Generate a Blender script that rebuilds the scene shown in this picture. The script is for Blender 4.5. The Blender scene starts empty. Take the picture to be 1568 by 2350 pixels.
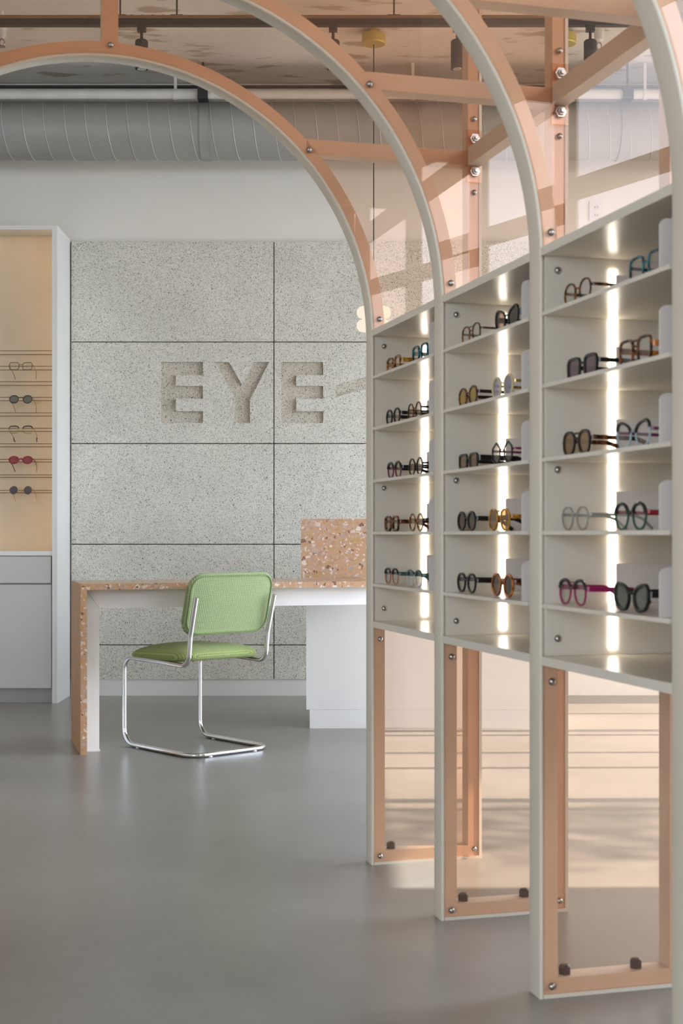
import bpy, bmesh, math, random
from mathutils import Vector, Matrix

random.seed(7)
PI = math.pi
S = bpy.context.scene
COL = S.collection

# ------------------------------------------------------------------ camera, world, sun, exposure
CAM_H = 0.96
cam_d = bpy.data.cameras.new('camera')
cam_d.sensor_fit = 'VERTICAL'
cam_d.sensor_height = 36.0
cam_d.sensor_width = 24.02
cam_d.lens = 3250.0 / 2350.0 * 36.0
cam_d.shift_y = 50.0 / 2350.0
cam_d.clip_start = 0.05
cam_d.dof.use_dof = True
cam_d.dof.focus_distance = 6.8
cam_d.dof.aperture_fstop = 7.5
cam = bpy.data.objects.new('camera', cam_d)
cam.location = (0, 0, CAM_H)
cam.rotation_euler = (PI / 2, 0, 0)
COL.objects.link(cam)
S.camera = cam

W = bpy.data.worlds.new('sky')
S.world = W
W.use_nodes = True
wn = W.node_tree.nodes
wl = W.node_tree.links
wn.clear()
w_out = wn.new('ShaderNodeOutputWorld')
w_bg = wn.new('ShaderNodeBackground')
w_sky = wn.new('ShaderNodeTexSky')
w_sky.sky_type = 'HOSEK_WILKIE'
w_sky.turbidity = 5.0
w_sky.ground_albedo = 0.4
w_sky.sun_direction = (0.752, 0.014, 0.658)
w_mix = wn.new('ShaderNodeMixRGB')
w_mix.inputs[0].default_value = 0.7
w_mix.inputs[2].default_value = (0.76, 0.845, 1.0, 1)
wl.new(w_sky.outputs[0], w_mix.inputs[1])
wl.new(w_mix.outputs[0], w_bg.inputs[0])
w_bg.inputs[1].default_value = 10.0
wl.new(w_bg.outputs[0], w_out.inputs[0])

sun_d = bpy.data.lights.new('sun', 'SUN')
sun_d.energy = 6.8
sun_d.angle = math.radians(0.6)
sun_d.color = (1.0, 0.955, 0.90)
sun = bpy.data.objects.new('sun', sun_d)
sun.rotation_euler = Vector((0.741, 0.014, 0.671)).to_track_quat('Z', 'Y').to_euler()
sun.location = (8, 5, 8)
COL.objects.link(sun)

vs = S.view_settings
vs.view_transform = 'Standard'
vs.look = 'None'
vs.exposure = 0.64
vs.gamma = 1.0
vs.use_curve_mapping = False
cy = S.cycles
cy.max_bounces = 8
cy.diffuse_bounces = 4
cy.adaptive_threshold = 0.02
cy.glossy_bounces = 4
cy.transparent_max_bounces = 32
cy.sample_clamp_indirect = 6.0
cy.caustics_reflective = False
cy.caustics_refractive = False

# room: x from XL to XR, y from YN to YB
XL, XR, YN, YB, ZC = -3.6, 3.4, -3.4, 8.42, 3.6

def portal(loc, rot, sx, sy):
    d = bpy.data.lights.new('daylight_portal', 'AREA')
    d.shape = 'RECTANGLE'
    d.size, d.size_y = sx, sy
    d.cycles.is_portal = True
    o = bpy.data.objects.new('daylight_portal', d)
    o.location, o.rotation_euler = loc, rot
    COL.objects.link(o)
WIN_R = [(-3.1, 1.5), (3.84, 8.1)]          # glazed bays in the right-hand wall
WIN_F = [(-3.4, -1.0)]          # glazed bays in the shop front behind the camera
HEAD = 3.12
HEADS_R = [3.46, 3.12]
SILLS_R = [2.0, 0.0]
for (a, b), hd, sl in zip(WIN_R, HEADS_R, SILLS_R):
    portal((XR + .1, (a + b) / 2, (hd + sl) / 2), (0, PI / 2, 0), hd - sl, b - a)
for a, b in WIN_F:
    portal(((a + b) / 2, YN - .1, HEAD / 2), (PI / 2, 0, 0), b - a, HEAD)

# ------------------------------------------------------------------ helpers
def link_obj(name, mesh, parent=None):
    o = bpy.data.objects.new(name, mesh)
    COL.objects.link(o)
    if parent is not None:
        o.parent = parent
    return o

def thing(name, label, cat, loc=(0, 0, 0), rot=(0, 0, 0), group=None):
    o = bpy.data.objects.new(name, None)
    o.empty_display_size = .05
    o.location, o.rotation_euler = loc, rot
    o['label'], o['category'] = label, cat
    if group:
        o['group'] = group
    COL.objects.link(o)
    return o

def structure(o):
    o['kind'] = 'structure'
    return o

def rrect(w, h, r, n=6):
    pts = []
    for cx, cz, a0 in ((w/2-r, h/2-r, 0), (-w/2+r, h/2-r, 90), (-w/2+r, -h/2+r, 180), (w/2-r, -h/2+r, 270)):
        for i in range(n + 1):
            a = math.radians(a0 + 90 * i / n)
            pts.append((cx + r * math.cos(a), cz + r * math.sin(a)))
    return pts

def fillet(pts, r, n=6):
    """round the inner corners of a 3D polyline"""
    pts = [Vector(p) for p in pts]
    rs = r if isinstance(r, (list, tuple)) else [r] * len(pts)
    out = [pts[0]]
    for i in range(1, len(pts) - 1):
        p, a, b = pts[i], (pts[i-1] - pts[i]), (pts[i+1] - pts[i])
        la, lb = a.length, b.length
        a.normalize(); b.normalize()
        ang = a.angle(b)
        if ang > PI - .02 or rs[i] <= 0:
            out.append(p); continue
        d = min(rs[i] / math.tan(ang / 2), la * .49, lb * .49)
        rr = d * math.tan(ang / 2)
        c = p + (a + b).normalized() * (rr / math.sin(ang / 2))
        s, e = p + a * d - c, p + b * d - c
        for k in range(n + 1):
            t = k / n
            om = s.angle(e, 0)
            v = (s * math.sin((1 - t) * om) + e * math.sin(t * om)) / math.sin(om) if om > 1e-6 else s
            out.append(c + v)
    out.append(pts[-1])
    return out

class MB:
    def __init__(self):
        self.v, self.f = [], []
    def add(self, vs, fs):
        o = len(self.v)
        self.v += [tuple(p) for p in vs]
        self.f += [tuple(i + o for i in f) for f in fs]
        return self
    def box(self, x0, x1, y0, y1, z0, z1):
        v = [(x, y, z) for z in (z0, z1) for y in (y0, y1) for x in (x0, x1)]
        return self.add(v, [(0,2,3,1), (4,5,7,6), (0,1,5,4), (2,6,7,3), (0,4,6,2), (1,3,7,5)])
    def sweep(self, path, prof, closed=False, up=None, scales=None):
        """sweep a closed 2D profile [(a,b)] along path with parallel transport"""
        P = [Vector(p) for p in path]
        n, m = len(P), len(prof)
        T = []
        for i in range(n):
            if closed:
                t = P[(i+1) % n] - P[i-1]
            else:
                t = P[min(i+1, n-1)] - P[max(i-1, 0)]
            T.append(t.normalized())
        if up is None:
            up = Vector((0, 0, 1)) if abs(T[0].z) < .9 else Vector((0, 1, 0))
            fixed = False
        else:
            up = Vector(up); fixed = True
        N = (up - T[0] * up.dot(T[0])).normalized()
        vs = []
        for i in range(n):
            if fixed:
                N = (up - T[i] * up.dot(T[i])).normalized()
            elif i:
                N = (N - T[i] * N.dot(T[i])).normalized()
            B = T[i].cross(N)
            s = scales[i] if scales else 1.0
            for a, b in prof:
                vs.append(P[i] + B * a * s + N * b * s)
        fs = []
        for i in range(n if closed else n - 1):
            j = (i + 1) % n
            for k in range(m):
                l = (k + 1) % m
                fs.append((i*m+k, i*m+l, j*m+l, j*m+k))
        if not closed:
            fs.append(tuple(reversed(range(m))))
            fs.append(tuple((n-1)*m + k for k in range(m)))
        return self.add(vs, fs)
    def tube(self, path, r, n=8, closed=False, scales=None):
        prof = [(r * math.cos(2*PI*k/n), r * math.sin(2*PI*k/n)) for k in range(n)]
        return self.sweep(path, prof, closed, None, scales)
    def lathe(self, prof, n=20, c=(0, 0, 0), axis='z'):
        vs, fs = [], []
        m = len(prof)
        for k in range(n):
            a = 2 * PI * k / n
            for r, h in prof:
                if axis == 'z':
                    p = (c[0] + r*math.cos(a), c[1] + r*math.sin(a), c[2] + h)
                elif axis == 'y':
                    p = (c[0] + r*math.cos(a), c[1] + h, c[2] + r*math.sin(a))
                else:
                    p = (c[0] + h, c[1] + r*math.cos(a), c[2] + r*math.sin(a))
                vs.append(p)
        for k in range(n):
            l = (k + 1) % n
            for i in range(m - 1):
                fs.append((k*m+i, l*m+i, l*m+i+1, k*m+i+1))
        fs.append(tuple(k*m for k in reversed(range(n))))
        fs.append(tuple(k*m + m - 1 for k in range(n)))
        return self.add(vs, fs)
    def prism(self, poly, y0, y1):
        """poly in x,z extruded in y (convex or simple)"""
        n = len(poly)
        v = [(x, y0, z) for x, z in poly] + [(x, y1, z) for x, z in poly]
        f = [tuple(range(n)), tuple(reversed(range(n, 2*n)))]
        for i in range(n):
            j = (i + 1) % n
            f.append((i, n + i, n + j, j))
        return self.add(v, f)
    def mesh(self, name, mat, bevel=0, seg=2, angle=35, flat=False):
        bm = bmesh.new()
        vv = [bm.verts.new(p) for p in self.v]
        for f in self.f:
            try:
                bm.faces.new([vv[i] for i in f])
            except ValueError:
                pass
        if bevel:
            bmesh.ops.bevel(bm, geom=[e for e in bm.edges if len(e.link_faces) == 2 and e.calc_face_angle(0) > .6],
                            offset=bevel, segments=seg, affect='EDGES', profile=.5, clamp_overlap=True)
        bmesh.ops.recalc_face_normals(bm, faces=bm.faces)
        me = bpy.data.meshes.new(name)
        bm.to_mesh(me)
        bm.free()
        if not flat:
            for p in me.polygons:
                p.use_smooth = True
            me.set_sharp_from_angle(angle=math.radians(angle))
        if mat is not None:
            me.materials.append(mat)
        return me
    def build(self, name, mat, parent=None, bevel=0, **k):
        return link_obj(name, self.mesh(name, mat, bevel, **k), parent)

def bx(name, mat, parent, x0, x1, y0, y1, z0, z1, bevel=0.0015, **k):
    return MB().box(x0, x1, y0, y1, z0, z1).build(name, mat, parent, bevel, **k)

def solid2d(quads, y0, y1):
    """2D faces in x,z sharing vertices -> one closed slab"""
    bm = bmesh.new()
    cache = {}
    def vert(p):
        k = (round(p[0], 5), round(p[1], 5))
        if k not in cache:
            cache[k] = bm.verts.new((p[0], y0, p[1]))
        return cache[k]
    for q in quads:
        vs_ = []
        for p in q:
            v = vert(p)
            if v not in vs_:
                vs_.append(v)
        if len(vs_) >= 3:
            try:
                bm.faces.new(vs_)
            except ValueError:
                pass
    r = bmesh.ops.extrude_face_region(bm, geom=list(bm.faces))
    for g in r['geom']:
        if isinstance(g, bmesh.types.BMVert):
            g.co.y = y1
    bmesh.ops.recalc_face_normals(bm, faces=bm.faces)
    return bm

def bm_obj(name, bm, mat, parent, angle=35):
    me = bpy.data.meshes.new(name)
    bm.to_mesh(me)
    bm.free()
    for p in me.polygons:
        p.use_smooth = True
    me.set_sharp_from_angle(angle=math.radians(angle))
    me.materials.append(mat)
    return link_obj(name, me, parent)

# ------------------------------------------------------------------ materials
def srgb(r, g, b):
    f = lambda c: (c/255/12.92) if c/255 <= .04045 else ((c/255 + .055)/1.055) ** 2.4
    return (f(r), f(g), f(b), 1)

def new_mat(name):
    m = bpy.data.materials.new(name)
    m.use_nodes = True
    nt = m.node_tree
    nt.nodes.clear()
    out = nt.nodes.new('ShaderNodeOutputMaterial')
    return m, nt, out

def pbr(name, col, rough=.5, metal=0., spec=.5, noise=None, bump=None, coat=0.):
    """noise = (scale, amount, detail); bump = (scale, strength)"""
    m, nt, out = new_mat(name)
    p = nt.nodes.new('ShaderNodeBsdfPrincipled')
    p.inputs['Base Color'].default_value = col
    p.inputs['Roughness'].default_value = rough
    p.inputs['Metallic'].default_value = metal
    p.inputs['Specular IOR Level'].default_value = spec
    p.inputs['Coat Weight'].default_value = coat
    p.inputs['Coat Roughness'].default_value = .08
    nt.links.new(p.outputs[0], out.inputs[0])
    tc = nt.nodes.new('ShaderNodeTexCoord')
    if noise:
        n = nt.nodes.new('ShaderNodeTexNoise')
        n.inputs['Scale'].default_value = noise[0]
        n.inputs['Detail'].default_value = noise[2] if len(noise) > 2 else 5
        nt.links.new(tc.outputs['Object'], n.inputs['Vector'])
        r = nt.nodes.new('ShaderNodeMapRange')
        r.inputs[1].default_value, r.inputs[2].default_value = .3, .7
        r.inputs[3].default_value, r.inputs[4].default_value = 1 - noise[1], 1 + noise[1]
        nt.links.new(n.outputs[0], r.inputs[0])
        mx = nt.nodes.new('ShaderNodeVectorMath')
        mx.operation = 'SCALE'
        mx.inputs[0].default_value = col[:3]
        nt.links.new(r.outputs[0], mx.inputs['Scale'])
        nt.links.new(mx.outputs[0], p.inputs['Base Color'])
    if bump:
        n2 = nt.nodes.new('ShaderNodeTexNoise')
        n2.inputs['Scale'].default_value = bump[0]
        nt.links.new(tc.outputs['Object'], n2.inputs['Vector'])
        b = nt.nodes.new('ShaderNodeBump')
        b.inputs['Strength'].default_value = bump[1]
        b.inputs['Distance'].default_value = .003
        nt.links.new(n2.outputs[0], b.inputs['Height'])
        nt.links.new(b.outputs[0], p.inputs['Normal'])
    return m

def emit(name, col, strength):
    m, nt, out = new_mat(name)
    e = nt.nodes.new('ShaderNodeEmission')
    e.inputs[0].default_value = col
    e.inputs[1].default_value = strength
    nt.links.new(e.outputs[0], out.inputs[0])
    return m

def sheet(name, tint, diffuse=0.0, dcol=(.9, .7, .6, 1), f0=.04, rough=0.0):
    """clear tinted plastic or glass: straight transmission + schlick reflection (+ a little haze)"""
    m, nt, out = new_mat(name)
    N, L = nt.nodes, nt.links
    tr = N.new('ShaderNodeBsdfTransparent'); tr.inputs[0].default_value = tint
    gl = N.new('ShaderNodeBsdfGlossy'); gl.inputs['Roughness'].default_value = rough
    lw = N.new('ShaderNodeLayerWeight'); lw.inputs[0].default_value = .5
    pw = N.new('ShaderNodeMath'); pw.operation = 'POWER'; pw.inputs[1].default_value = 5
    L.new(lw.outputs['Facing'], pw.inputs[0])
    ma = N.new('ShaderNodeMath'); ma.operation = 'MULTIPLY_ADD'
    ma.inputs[1].default_value = 1 - f0; ma.inputs[2].default_value = f0
    L.new(pw.outputs[0], ma.inputs[0])
    base = tr
    if diffuse:
        df = N.new('ShaderNodeBsdfDiffuse'); df.inputs[0].default_value = dcol
        m0 = N.new('ShaderNodeMixShader'); m0.inputs[0].default_value = diffuse
        L.new(tr.outputs[0], m0.inputs[1]); L.new(df.outputs[0], m0.inputs[2])
        base = m0
    mx = N.new('ShaderNodeMixShader')
    L.new(ma.outputs[0], mx.inputs[0])
    L.new(base.outputs[0], mx.inputs[1]); L.new(gl.outputs[0], mx.inputs[2])
    L.new(mx.outputs[0], out.inputs[0])
    return m

def tortoise(name, c1, c2, scale=90):
    m, nt, out = new_mat(name)
    N, L = nt.nodes, nt.links
    tc = N.new('ShaderNodeTexCoord')
    n = N.new('ShaderNodeTexNoise'); n.inputs['Scale'].default_value = scale
    L.new(tc.outputs['Object'], n.inputs['Vector'])
    cr = N.new('ShaderNodeValToRGB')
    cr.color_ramp.elements[0].position = .45; cr.color_ramp.elements[0].color = c1
    cr.color_ramp.elements[1].position = .62; cr.color_ramp.elements[1].color = c2
    L.new(n.outputs[0], cr.inputs[0])
    p = N.new('ShaderNodeBsdfPrincipled'); p.inputs['Roughness'].default_value = .18
    L.new(cr.outputs[0], p.inputs['Base Color'])
    L.new(p.outputs[0], out.inputs[0])
    return m

def concrete_mat(name, c1, c2, rough, scale, bump=.05, stains=None):
    m, nt, out = new_mat(name)
    N, L = nt.nodes, nt.links
    tc = N.new('ShaderNodeTexCoord')
    n1 = N.new('ShaderNodeTexNoise'); n1.inputs['Scale'].default_value = scale; n1.inputs['Detail'].default_value = 5
    n1.inputs['Roughness'].default_value = .6
    off = N.new('ShaderNodeMapping'); off.inputs['Location'].default_value = (1.7, 4.1, .437)
    L.new(tc.outputs['Object'], off.inputs[0]); L.new(off.outputs[0], n1.inputs['Vector'])
    cr = N.new('ShaderNodeValToRGB')
    cr.color_ramp.elements[0].position = .15; cr.color_ramp.elements[0].color = c1
    cr.color_ramp.elements[1].position = .85; cr.color_ramp.elements[1].color = c2
    L.new(n1.outputs[0], cr.inputs[0])
    col = cr.outputs[0]
    n2 = N.new('ShaderNodeTexNoise'); n2.inputs['Scale'].default_value = scale * 22; n2.inputs['Detail'].default_value = 4
    L.new(off.outputs[0], n2.inputs['Vector'])
    mr = N.new('ShaderNodeMapRange'); mr.inputs[3].default_value = .93; mr.inputs[4].default_value = 1.06
    L.new(n2.outputs[0], mr.inputs[0])
    sc = N.new('ShaderNodeVectorMath'); sc.operation = 'SCALE'
    L.new(col, sc.inputs[0]); L.new(mr.outputs[0], sc.inputs['Scale'])
    col = sc.outputs[0]
    if stains:
        n3 = N.new('ShaderNodeTexNoise'); n3.inputs['Scale'].default_value = stains[0]; n3.inputs['Detail'].default_value = 6
        mp = N.new('ShaderNodeMapping'); mp.inputs['Scale'].default_value = (1, 2.6, 1); mp.inputs['Location'].default_value = (3, 1, 0)
        L.new(tc.outputs['Object'], mp.inputs[0]); L.new(mp.outputs[0], n3.inputs['Vector'])
        r3 = N.new('ShaderNodeMapRange'); r3.inputs[1].default_value = .58; r3.inputs[2].default_value = .64
        L.new(n3.outputs[0], r3.inputs[0])
        mx = N.new('ShaderNodeMixRGB'); mx.inputs[2].default_value = stains[1]
        L.new(r3.outputs[0], mx.inputs[0]); L.new(col, mx.inputs[1])
        col = mx.outputs[0]
    p = N.new('ShaderNodeBsdfPrincipled')
    L.new(col, p.inputs['Base Color'])
    p.inputs['Roughness'].default_value = rough
    b = N.new('ShaderNodeBump'); b.inputs['Strength'].default_value = bump; b.inputs['Distance'].default_value = .004
    L.new(n2.outputs[0], b.inputs['Height']); L.new(b.outputs[0], p.inputs['Normal'])
    L.new(p.outputs[0], out.inputs[0])
    return m

def woodwool_mat(name, c_lo, c_mid, c_hi):
    m, nt, out = new_mat(name)
    N, L = nt.nodes, nt.links
    tc = N.new('ShaderNodeTexCoord')
    fib = None
    for i, (scl, off) in enumerate(((105, 0), (128, 5.3))):
        mp = N.new('ShaderNodeMapping'); mp.inputs['Location'].default_value = (off, off * .7, off * 1.3)
        L.new(tc.outputs['Object'], mp.inputs[0])
        n = N.new('ShaderNodeTexNoise'); n.inputs['Scale'].default_value = scl; n.inputs['Detail'].default_value = 1.2
        n.inputs['Distortion'].default_value = .6
        L.new(mp.outputs[0], n.inputs['Vector'])
        a = N.new('ShaderNodeMath'); a.operation = 'SUBTRACT'; a.inputs[1].default_value = .5
        L.new(n.outputs[0], a.inputs[0])
        b = N.new('ShaderNodeMath'); b.operation = 'ABSOLUTE'; L.new(a.outputs[0], b.inputs[0])
        r = N.new('ShaderNodeMapRange'); r.inputs[1].default_value = .0; r.inputs[2].default_value = .17
        r.inputs[3].default_value = 1; r.inputs[4].default_value = 0
        L.new(b.outputs[0], r.inputs[0])
        if fib is None:
            fib = r.outputs[0]
        else:
            mxx = N.new('ShaderNodeMath'); mxx.operation = 'MAXIMUM'
            L.new(fib, mxx.inputs[0]); L.new(r.outputs[0], mxx.inputs[1]); fib = mxx.outputs[0]
    big = N.new('ShaderNodeTexNoise'); big.inputs['Scale'].default_value = 3.0; big.inputs['Detail'].default_value = 3
    L.new(tc.outputs['Object'], big.inputs['Vector'])
    cr = N.new('ShaderNodeValToRGB')
    cr.color_ramp.elements[0].position = .0; cr.color_ramp.elements[0].color = c_lo
    cr.color_ramp.elements[1].position = .95; cr.color_ramp.elements[1].color = c_hi
    em = cr.color_ramp.elements.new(.38); em.color = c_mid
    L.new(fib, cr.inputs[0])
    mr = N.new('ShaderNodeMapRange'); mr.inputs[1].default_value = .3; mr.inputs[2].default_value = .7
    mr.inputs[3].default_value = .94; mr.inputs[4].default_value = 1.05
    L.new(big.outputs[0], mr.inputs[0])
    sc = N.new('ShaderNodeVectorMath'); sc.operation = 'SCALE'
    L.new(cr.outputs[0], sc.inputs[0]); L.new(mr.outputs[0], sc.inputs['Scale'])
    p = N.new('ShaderNodeBsdfPrincipled'); p.inputs['Roughness'].default_value = .9
    p.inputs['Specular IOR Level'].default_value = .15
    L.new(sc.outputs[0], p.inputs['Base Color'])
    bp = N.new('ShaderNodeBump'); bp.inputs['Strength'].default_value = .7; bp.inputs['Distance'].default_value = .004
    L.new(fib, bp.inputs['Height']); L.new(bp.outputs[0], p.inputs['Normal'])
    L.new(p.outputs[0], out.inputs[0])
    return m

def terrazzo_mat(name, k=1.0):
    m, nt, out = new_mat(name)
    N, L = nt.nodes, nt.links
    tc = N.new('ShaderNodeTexCoord')
    base = srgb(194, 154, 120)
    col = None
    for i, (scl, thr, off) in enumerate(((48*k, .60, 0), (80*k, .50, 4.1))):
        mp = N.new('ShaderNodeMapping'); mp.inputs['Location'].default_value = (off, off * 2, off * .6)
        L.new(tc.outputs['Object'], mp.inputs[0])
        v = N.new('ShaderNodeTexVoronoi'); v.inputs['Scale'].default_value = scl
        v2 = N.new('ShaderNodeTexVoronoi'); v2.feature = 'DISTANCE_TO_EDGE'; v2.inputs['Scale'].default_value = scl
        L.new(mp.outputs[0], v.inputs['Vector']); L.new(mp.outputs[0], v2.inputs['Vector'])
        sp = N.new('ShaderNodeSeparateColor'); L.new(v.outputs['Color'], sp.inputs[0])
        cr = N.new('ShaderNodeValToRGB'); cr.color_ramp.interpolation = 'CONSTANT'
        els = [(0, srgb(214, 196, 182)), (.20, srgb(190, 166, 150)), (.38, srgb(128, 92, 70)), (.48, srgb(188, 150, 88)),
               (.64, srgb(184, 142, 116)), (.80, srgb(224, 211, 198)), (.90, srgb(172, 156, 146))]
        cr.color_ramp.elements[0].color = els[0][1]
        cr.color_ramp.elements[1].position, cr.color_ramp.elements[1].color = els[1]
        for pos, c in els[2:]:
            e = cr.color_ramp.elements.new(pos); e.color = c
        L.new(sp.outputs[0], cr.inputs[0])
        # only some cells hold a chip, shrunk from the cell edge by a varying amount
        g = N.new('ShaderNodeMath'); g.operation = 'LESS_THAN'; g.inputs[1].default_value = thr
        L.new(sp.outputs[1], g.inputs[0])
        edge = N.new('ShaderNodeMapRange'); edge.inputs[3].default_value = .04; edge.inputs[4].default_value = .2
        L.new(sp.outputs[2], edge.inputs[0])
        gt = N.new('ShaderNodeMath'); gt.operation = 'GREATER_THAN'
        L.new(v2.outputs['Distance'], gt.inputs[0]); L.new(edge.outputs[0], gt.inputs[1])
        an = N.new('ShaderNodeMath'); an.operation = 'MULTIPLY'
        L.new(g.outputs[0], an.inputs[0]); L.new(gt.outputs[0], an.inputs[1])
        mx = N.new('ShaderNodeMixRGB')
        L.new(an.outputs[0], mx.inputs[0]); L.new(cr.outputs[0], mx.inputs[2])
        if col is None:
            mx.inputs[1].default_value = base
        else:
            L.new(col, mx.inputs[1])
        col = mx.outputs[0]
    p = N.new('ShaderNodeBsdfPrincipled'); p.inputs['Roughness'].default_value = .3
    L.new(col, p.inputs['Base Color']); L.new(p.outputs[0], out.inputs[0])
    return m

def fabric_mat(name, c_hi, c_lo, axes, freq=150.0):
    m, nt, out = new_mat(name)
    N, L = nt.nodes, nt.links
    tc = N.new('ShaderNodeTexCoord')
    sx = N.new('ShaderNodeSeparateXYZ'); L.new(tc.outputs['Object'], sx.inputs[0])
    def wave(ax, fr):
        a = N.new('ShaderNodeMath'); a.operation = 'MULTIPLY'; a.inputs[1].default_value = 2 * PI * fr
        L.new(sx.outputs[ax], a.inputs[0])
        s = N.new('ShaderNodeMath'); s.operation = 'SINE'; L.new(a.outputs[0], s.inputs[0])
        r = N.new('ShaderNodeMapRange'); r.inputs[1].default_value = -1; r.inputs[2].default_value = .5
        L.new(s.outputs[0], r.inputs[0])
        return r.outputs[0]
    w1, w2 = wave(axes[0], freq), wave(axes[1], freq * 1.6)
    mu = N.new('ShaderNodeMath'); mu.operation = 'MULTIPLY'; L.new(w1, mu.inputs[0]); L.new(w2, mu.inputs[1])
    n = N.new('ShaderNodeTexNoise'); n.inputs['Scale'].default_value = 260
    L.new(tc.outputs['Object'], n.inputs['Vector'])
    ad = N.new('ShaderNodeMath'); ad.operation = 'MULTIPLY_ADD'; ad.inputs[1].default_value = .35; L.new(n.outputs[0], ad.inputs[0]); L.new(mu.outputs[0], ad.inputs[2])
    cr = N.new('ShaderNodeValToRGB')
    cr.color_ramp.elements[0].position = .12; cr.color_ramp.elements[0].color = c_lo
    cr.color_ramp.elements[1].position = .55; cr.color_ramp.elements[1].color = c_hi
    L.new(ad.outputs[0], cr.inputs[0])
    p = N.new('ShaderNodeBsdfPrincipled'); p.inputs['Roughness'].default_value = .85
    p.inputs['Specular IOR Level'].default_value = .2
    p.inputs['Sheen Weight'].default_value = .25
    p.inputs['Sheen Tint'].default_value = (.8, .9, .6, 1)
    L.new(cr.outputs[0], p.inputs['Base Color'])
    b = N.new('ShaderNodeBump'); b.inputs['Strength'].default_value = .6; b.inputs['Distance'].default_value = .002
    L.new(mu.outputs[0], b.inputs['Height']); L.new(b.outputs[0], p.inputs['Normal'])
    L.new(p.outputs[0], out.inputs[0])
    return m

def wood_mat(name, c1, c2):
    m, nt, out = new_mat(name)
    N, L = nt.nodes, nt.links
    tc = N.new('ShaderNodeTexCoord')
    mp = N.new('ShaderNodeMapping'); mp.inputs['Scale'].default_value = (30, 30, 3)
    L.new(tc.outputs['Object'], mp.inputs[0])
    n = N.new('ShaderNodeTexNoise'); n.inputs['Scale'].default_value = 2; n.inputs['Detail'].default_value = 6
    L.new(mp.outputs[0], n.inputs['Vector'])
    cr = N.new('ShaderNodeValToRGB')
    cr.color_ramp.elements[0].position = .35; cr.color_ramp.elements[0].color = c1
    cr.color_ramp.elements[1].position = .65; cr.color_ramp.elements[1].color = c2
    L.new(n.outputs[0], cr.inputs[0])
    p = N.new('ShaderNodeBsdfPrincipled'); p.inputs['Roughness'].default_value = .45
    L.new(cr.outputs[0], p.inputs['Base Color']); L.new(p.outputs[0], out.inputs[0])
    return m

M = {}
M['wall'] = pbr('wall_paint', srgb(230, 226, 216), .85, noise=(2, .015), bump=(120, .04))
M['floor'] = concrete_mat('polished_concrete', srgb(106, 104, 98), srgb(158, 154, 146), .29, .9, .02)
M['ceiling'] = concrete_mat('raw_concrete', srgb(196, 193, 186), srgb(236, 233, 226), .85, 1.6, .3, stains=(3.4, srgb(178, 168, 152)))
M['woodwool'] = woodwool_mat('wood_wool', srgb(96, 94, 82), srgb(186, 183, 170), srgb(238, 235, 223))
M['recess'] = woodwool_mat('routed_wood_wool', srgb(98, 92, 79), srgb(178, 169, 153), srgb(226, 218, 202))
M['groove'] = pbr('dark_backing', srgb(96, 94, 84), .9)
M['lacquer'] = pbr('white_lacquer', srgb(218, 210, 195), .28, noise=(4, .01))
M['trim'] = pbr('cream_edge_trim', srgb(212, 203, 186), .25, noise=(3, .015))
M['white'] = pbr('white_laminate', srgb(222, 221, 216), .4, noise=(3, .01))
M['grey_front'] = pbr('pale_grey_laminate', srgb(196, 194, 189), .45, noise=(3, .01))
M['desk_white'] = pbr('desk_white_lacquer', srgb(242, 241, 238), .4, noise=(3, .01))
M['kick'] = pbr('grey_plinth', srgb(160, 158, 154), .5, noise=(3, .02))
M['peach'] = pbr('peach_frame', srgb(214, 206, 192), .35, noise=(7, .04))
M['acrylic'] = sheet('pink_acrylic', (.99, .885, .81, 1), .015, (.95, .70, .60, 1), f0=.022)
M['steel'] = pbr('bolt_steel', srgb(165, 163, 160), .25, 1.0, noise=(50, .05))
M['chrome'] = pbr('chrome', srgb(225, 226, 228), .06, 1.0, noise=(20, .02))
M['black'] = pbr('black_metal', srgb(38, 37, 36), .5, noise=(20, .1))
M['rubber'] = pbr('dark_nut', srgb(70, 64, 60), .5, .3, noise=(40, .1))
M['duct'] = pbr('galvanised_duct_paint', srgb(156, 155, 150), .5, .15, noise=(5, .03))
M['seam'] = pbr('duct_seam', srgb(182, 181, 176), .45, .15, noise=(5, .03))
M['pipe'] = pbr('painted_pipe', srgb(206, 204, 198), .5, noise=(9, .04))
M['brass'] = pbr('olive_brass', srgb(186, 172, 96), .4, .3, noise=(9, .04))
M['terrazzo'] = terrazzo_mat('peach_terrazzo')
M['veneer'] = wood_mat('oak_veneer', srgb(178, 132, 92), srgb(204, 160, 116))
M['oakback'] = pbr('beige_back_panel', srgb(208, 190, 164), .55, noise=(6, .02))
M['rod'] = pbr('bronze_rod', srgb(124, 98, 72), .4, .2, noise=(30, .1))
M['fab_back'] = fabric_mat('green_weave', srgb(168, 182, 138), srgb(114, 133, 86), (0, 2), 114)
M['fab_seat'] = fabric_mat('green_weave_seat', srgb(166, 180, 114), srgb(114, 130, 76), (0, 1), 114)
M['piping'] = pbr('green_piping', srgb(124, 146, 92), .8, noise=(200, .15))
M['led'] = emit('cool_led', (1.0, .89, .75, 1), 6.0)
M['warm_led'] = emit('warm_led', (1.0, .73, .44, 1), 5.0)
M['lamp'] = emit('opal_glow', (1.0, .83, .66, 1), .68)
M['asphalt'] = concrete_mat('pavement', srgb(150, 148, 144), srgb(172, 170, 166), .9, .6)
M['bark'] = pbr('bark', srgb(96, 80, 64), .9, noise=(20, .2))
M['leaf'] = pbr('leaf', srgb(84, 112, 56), .6, noise=(3, .2))
M['clearlens'] = sheet('clear_lens', (.97, .97, .96, 1), f0=.03)
M['lip'] = pbr('frosted_white_acrylic', srgb(218, 210, 203), .3, noise=(4, .01))

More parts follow.
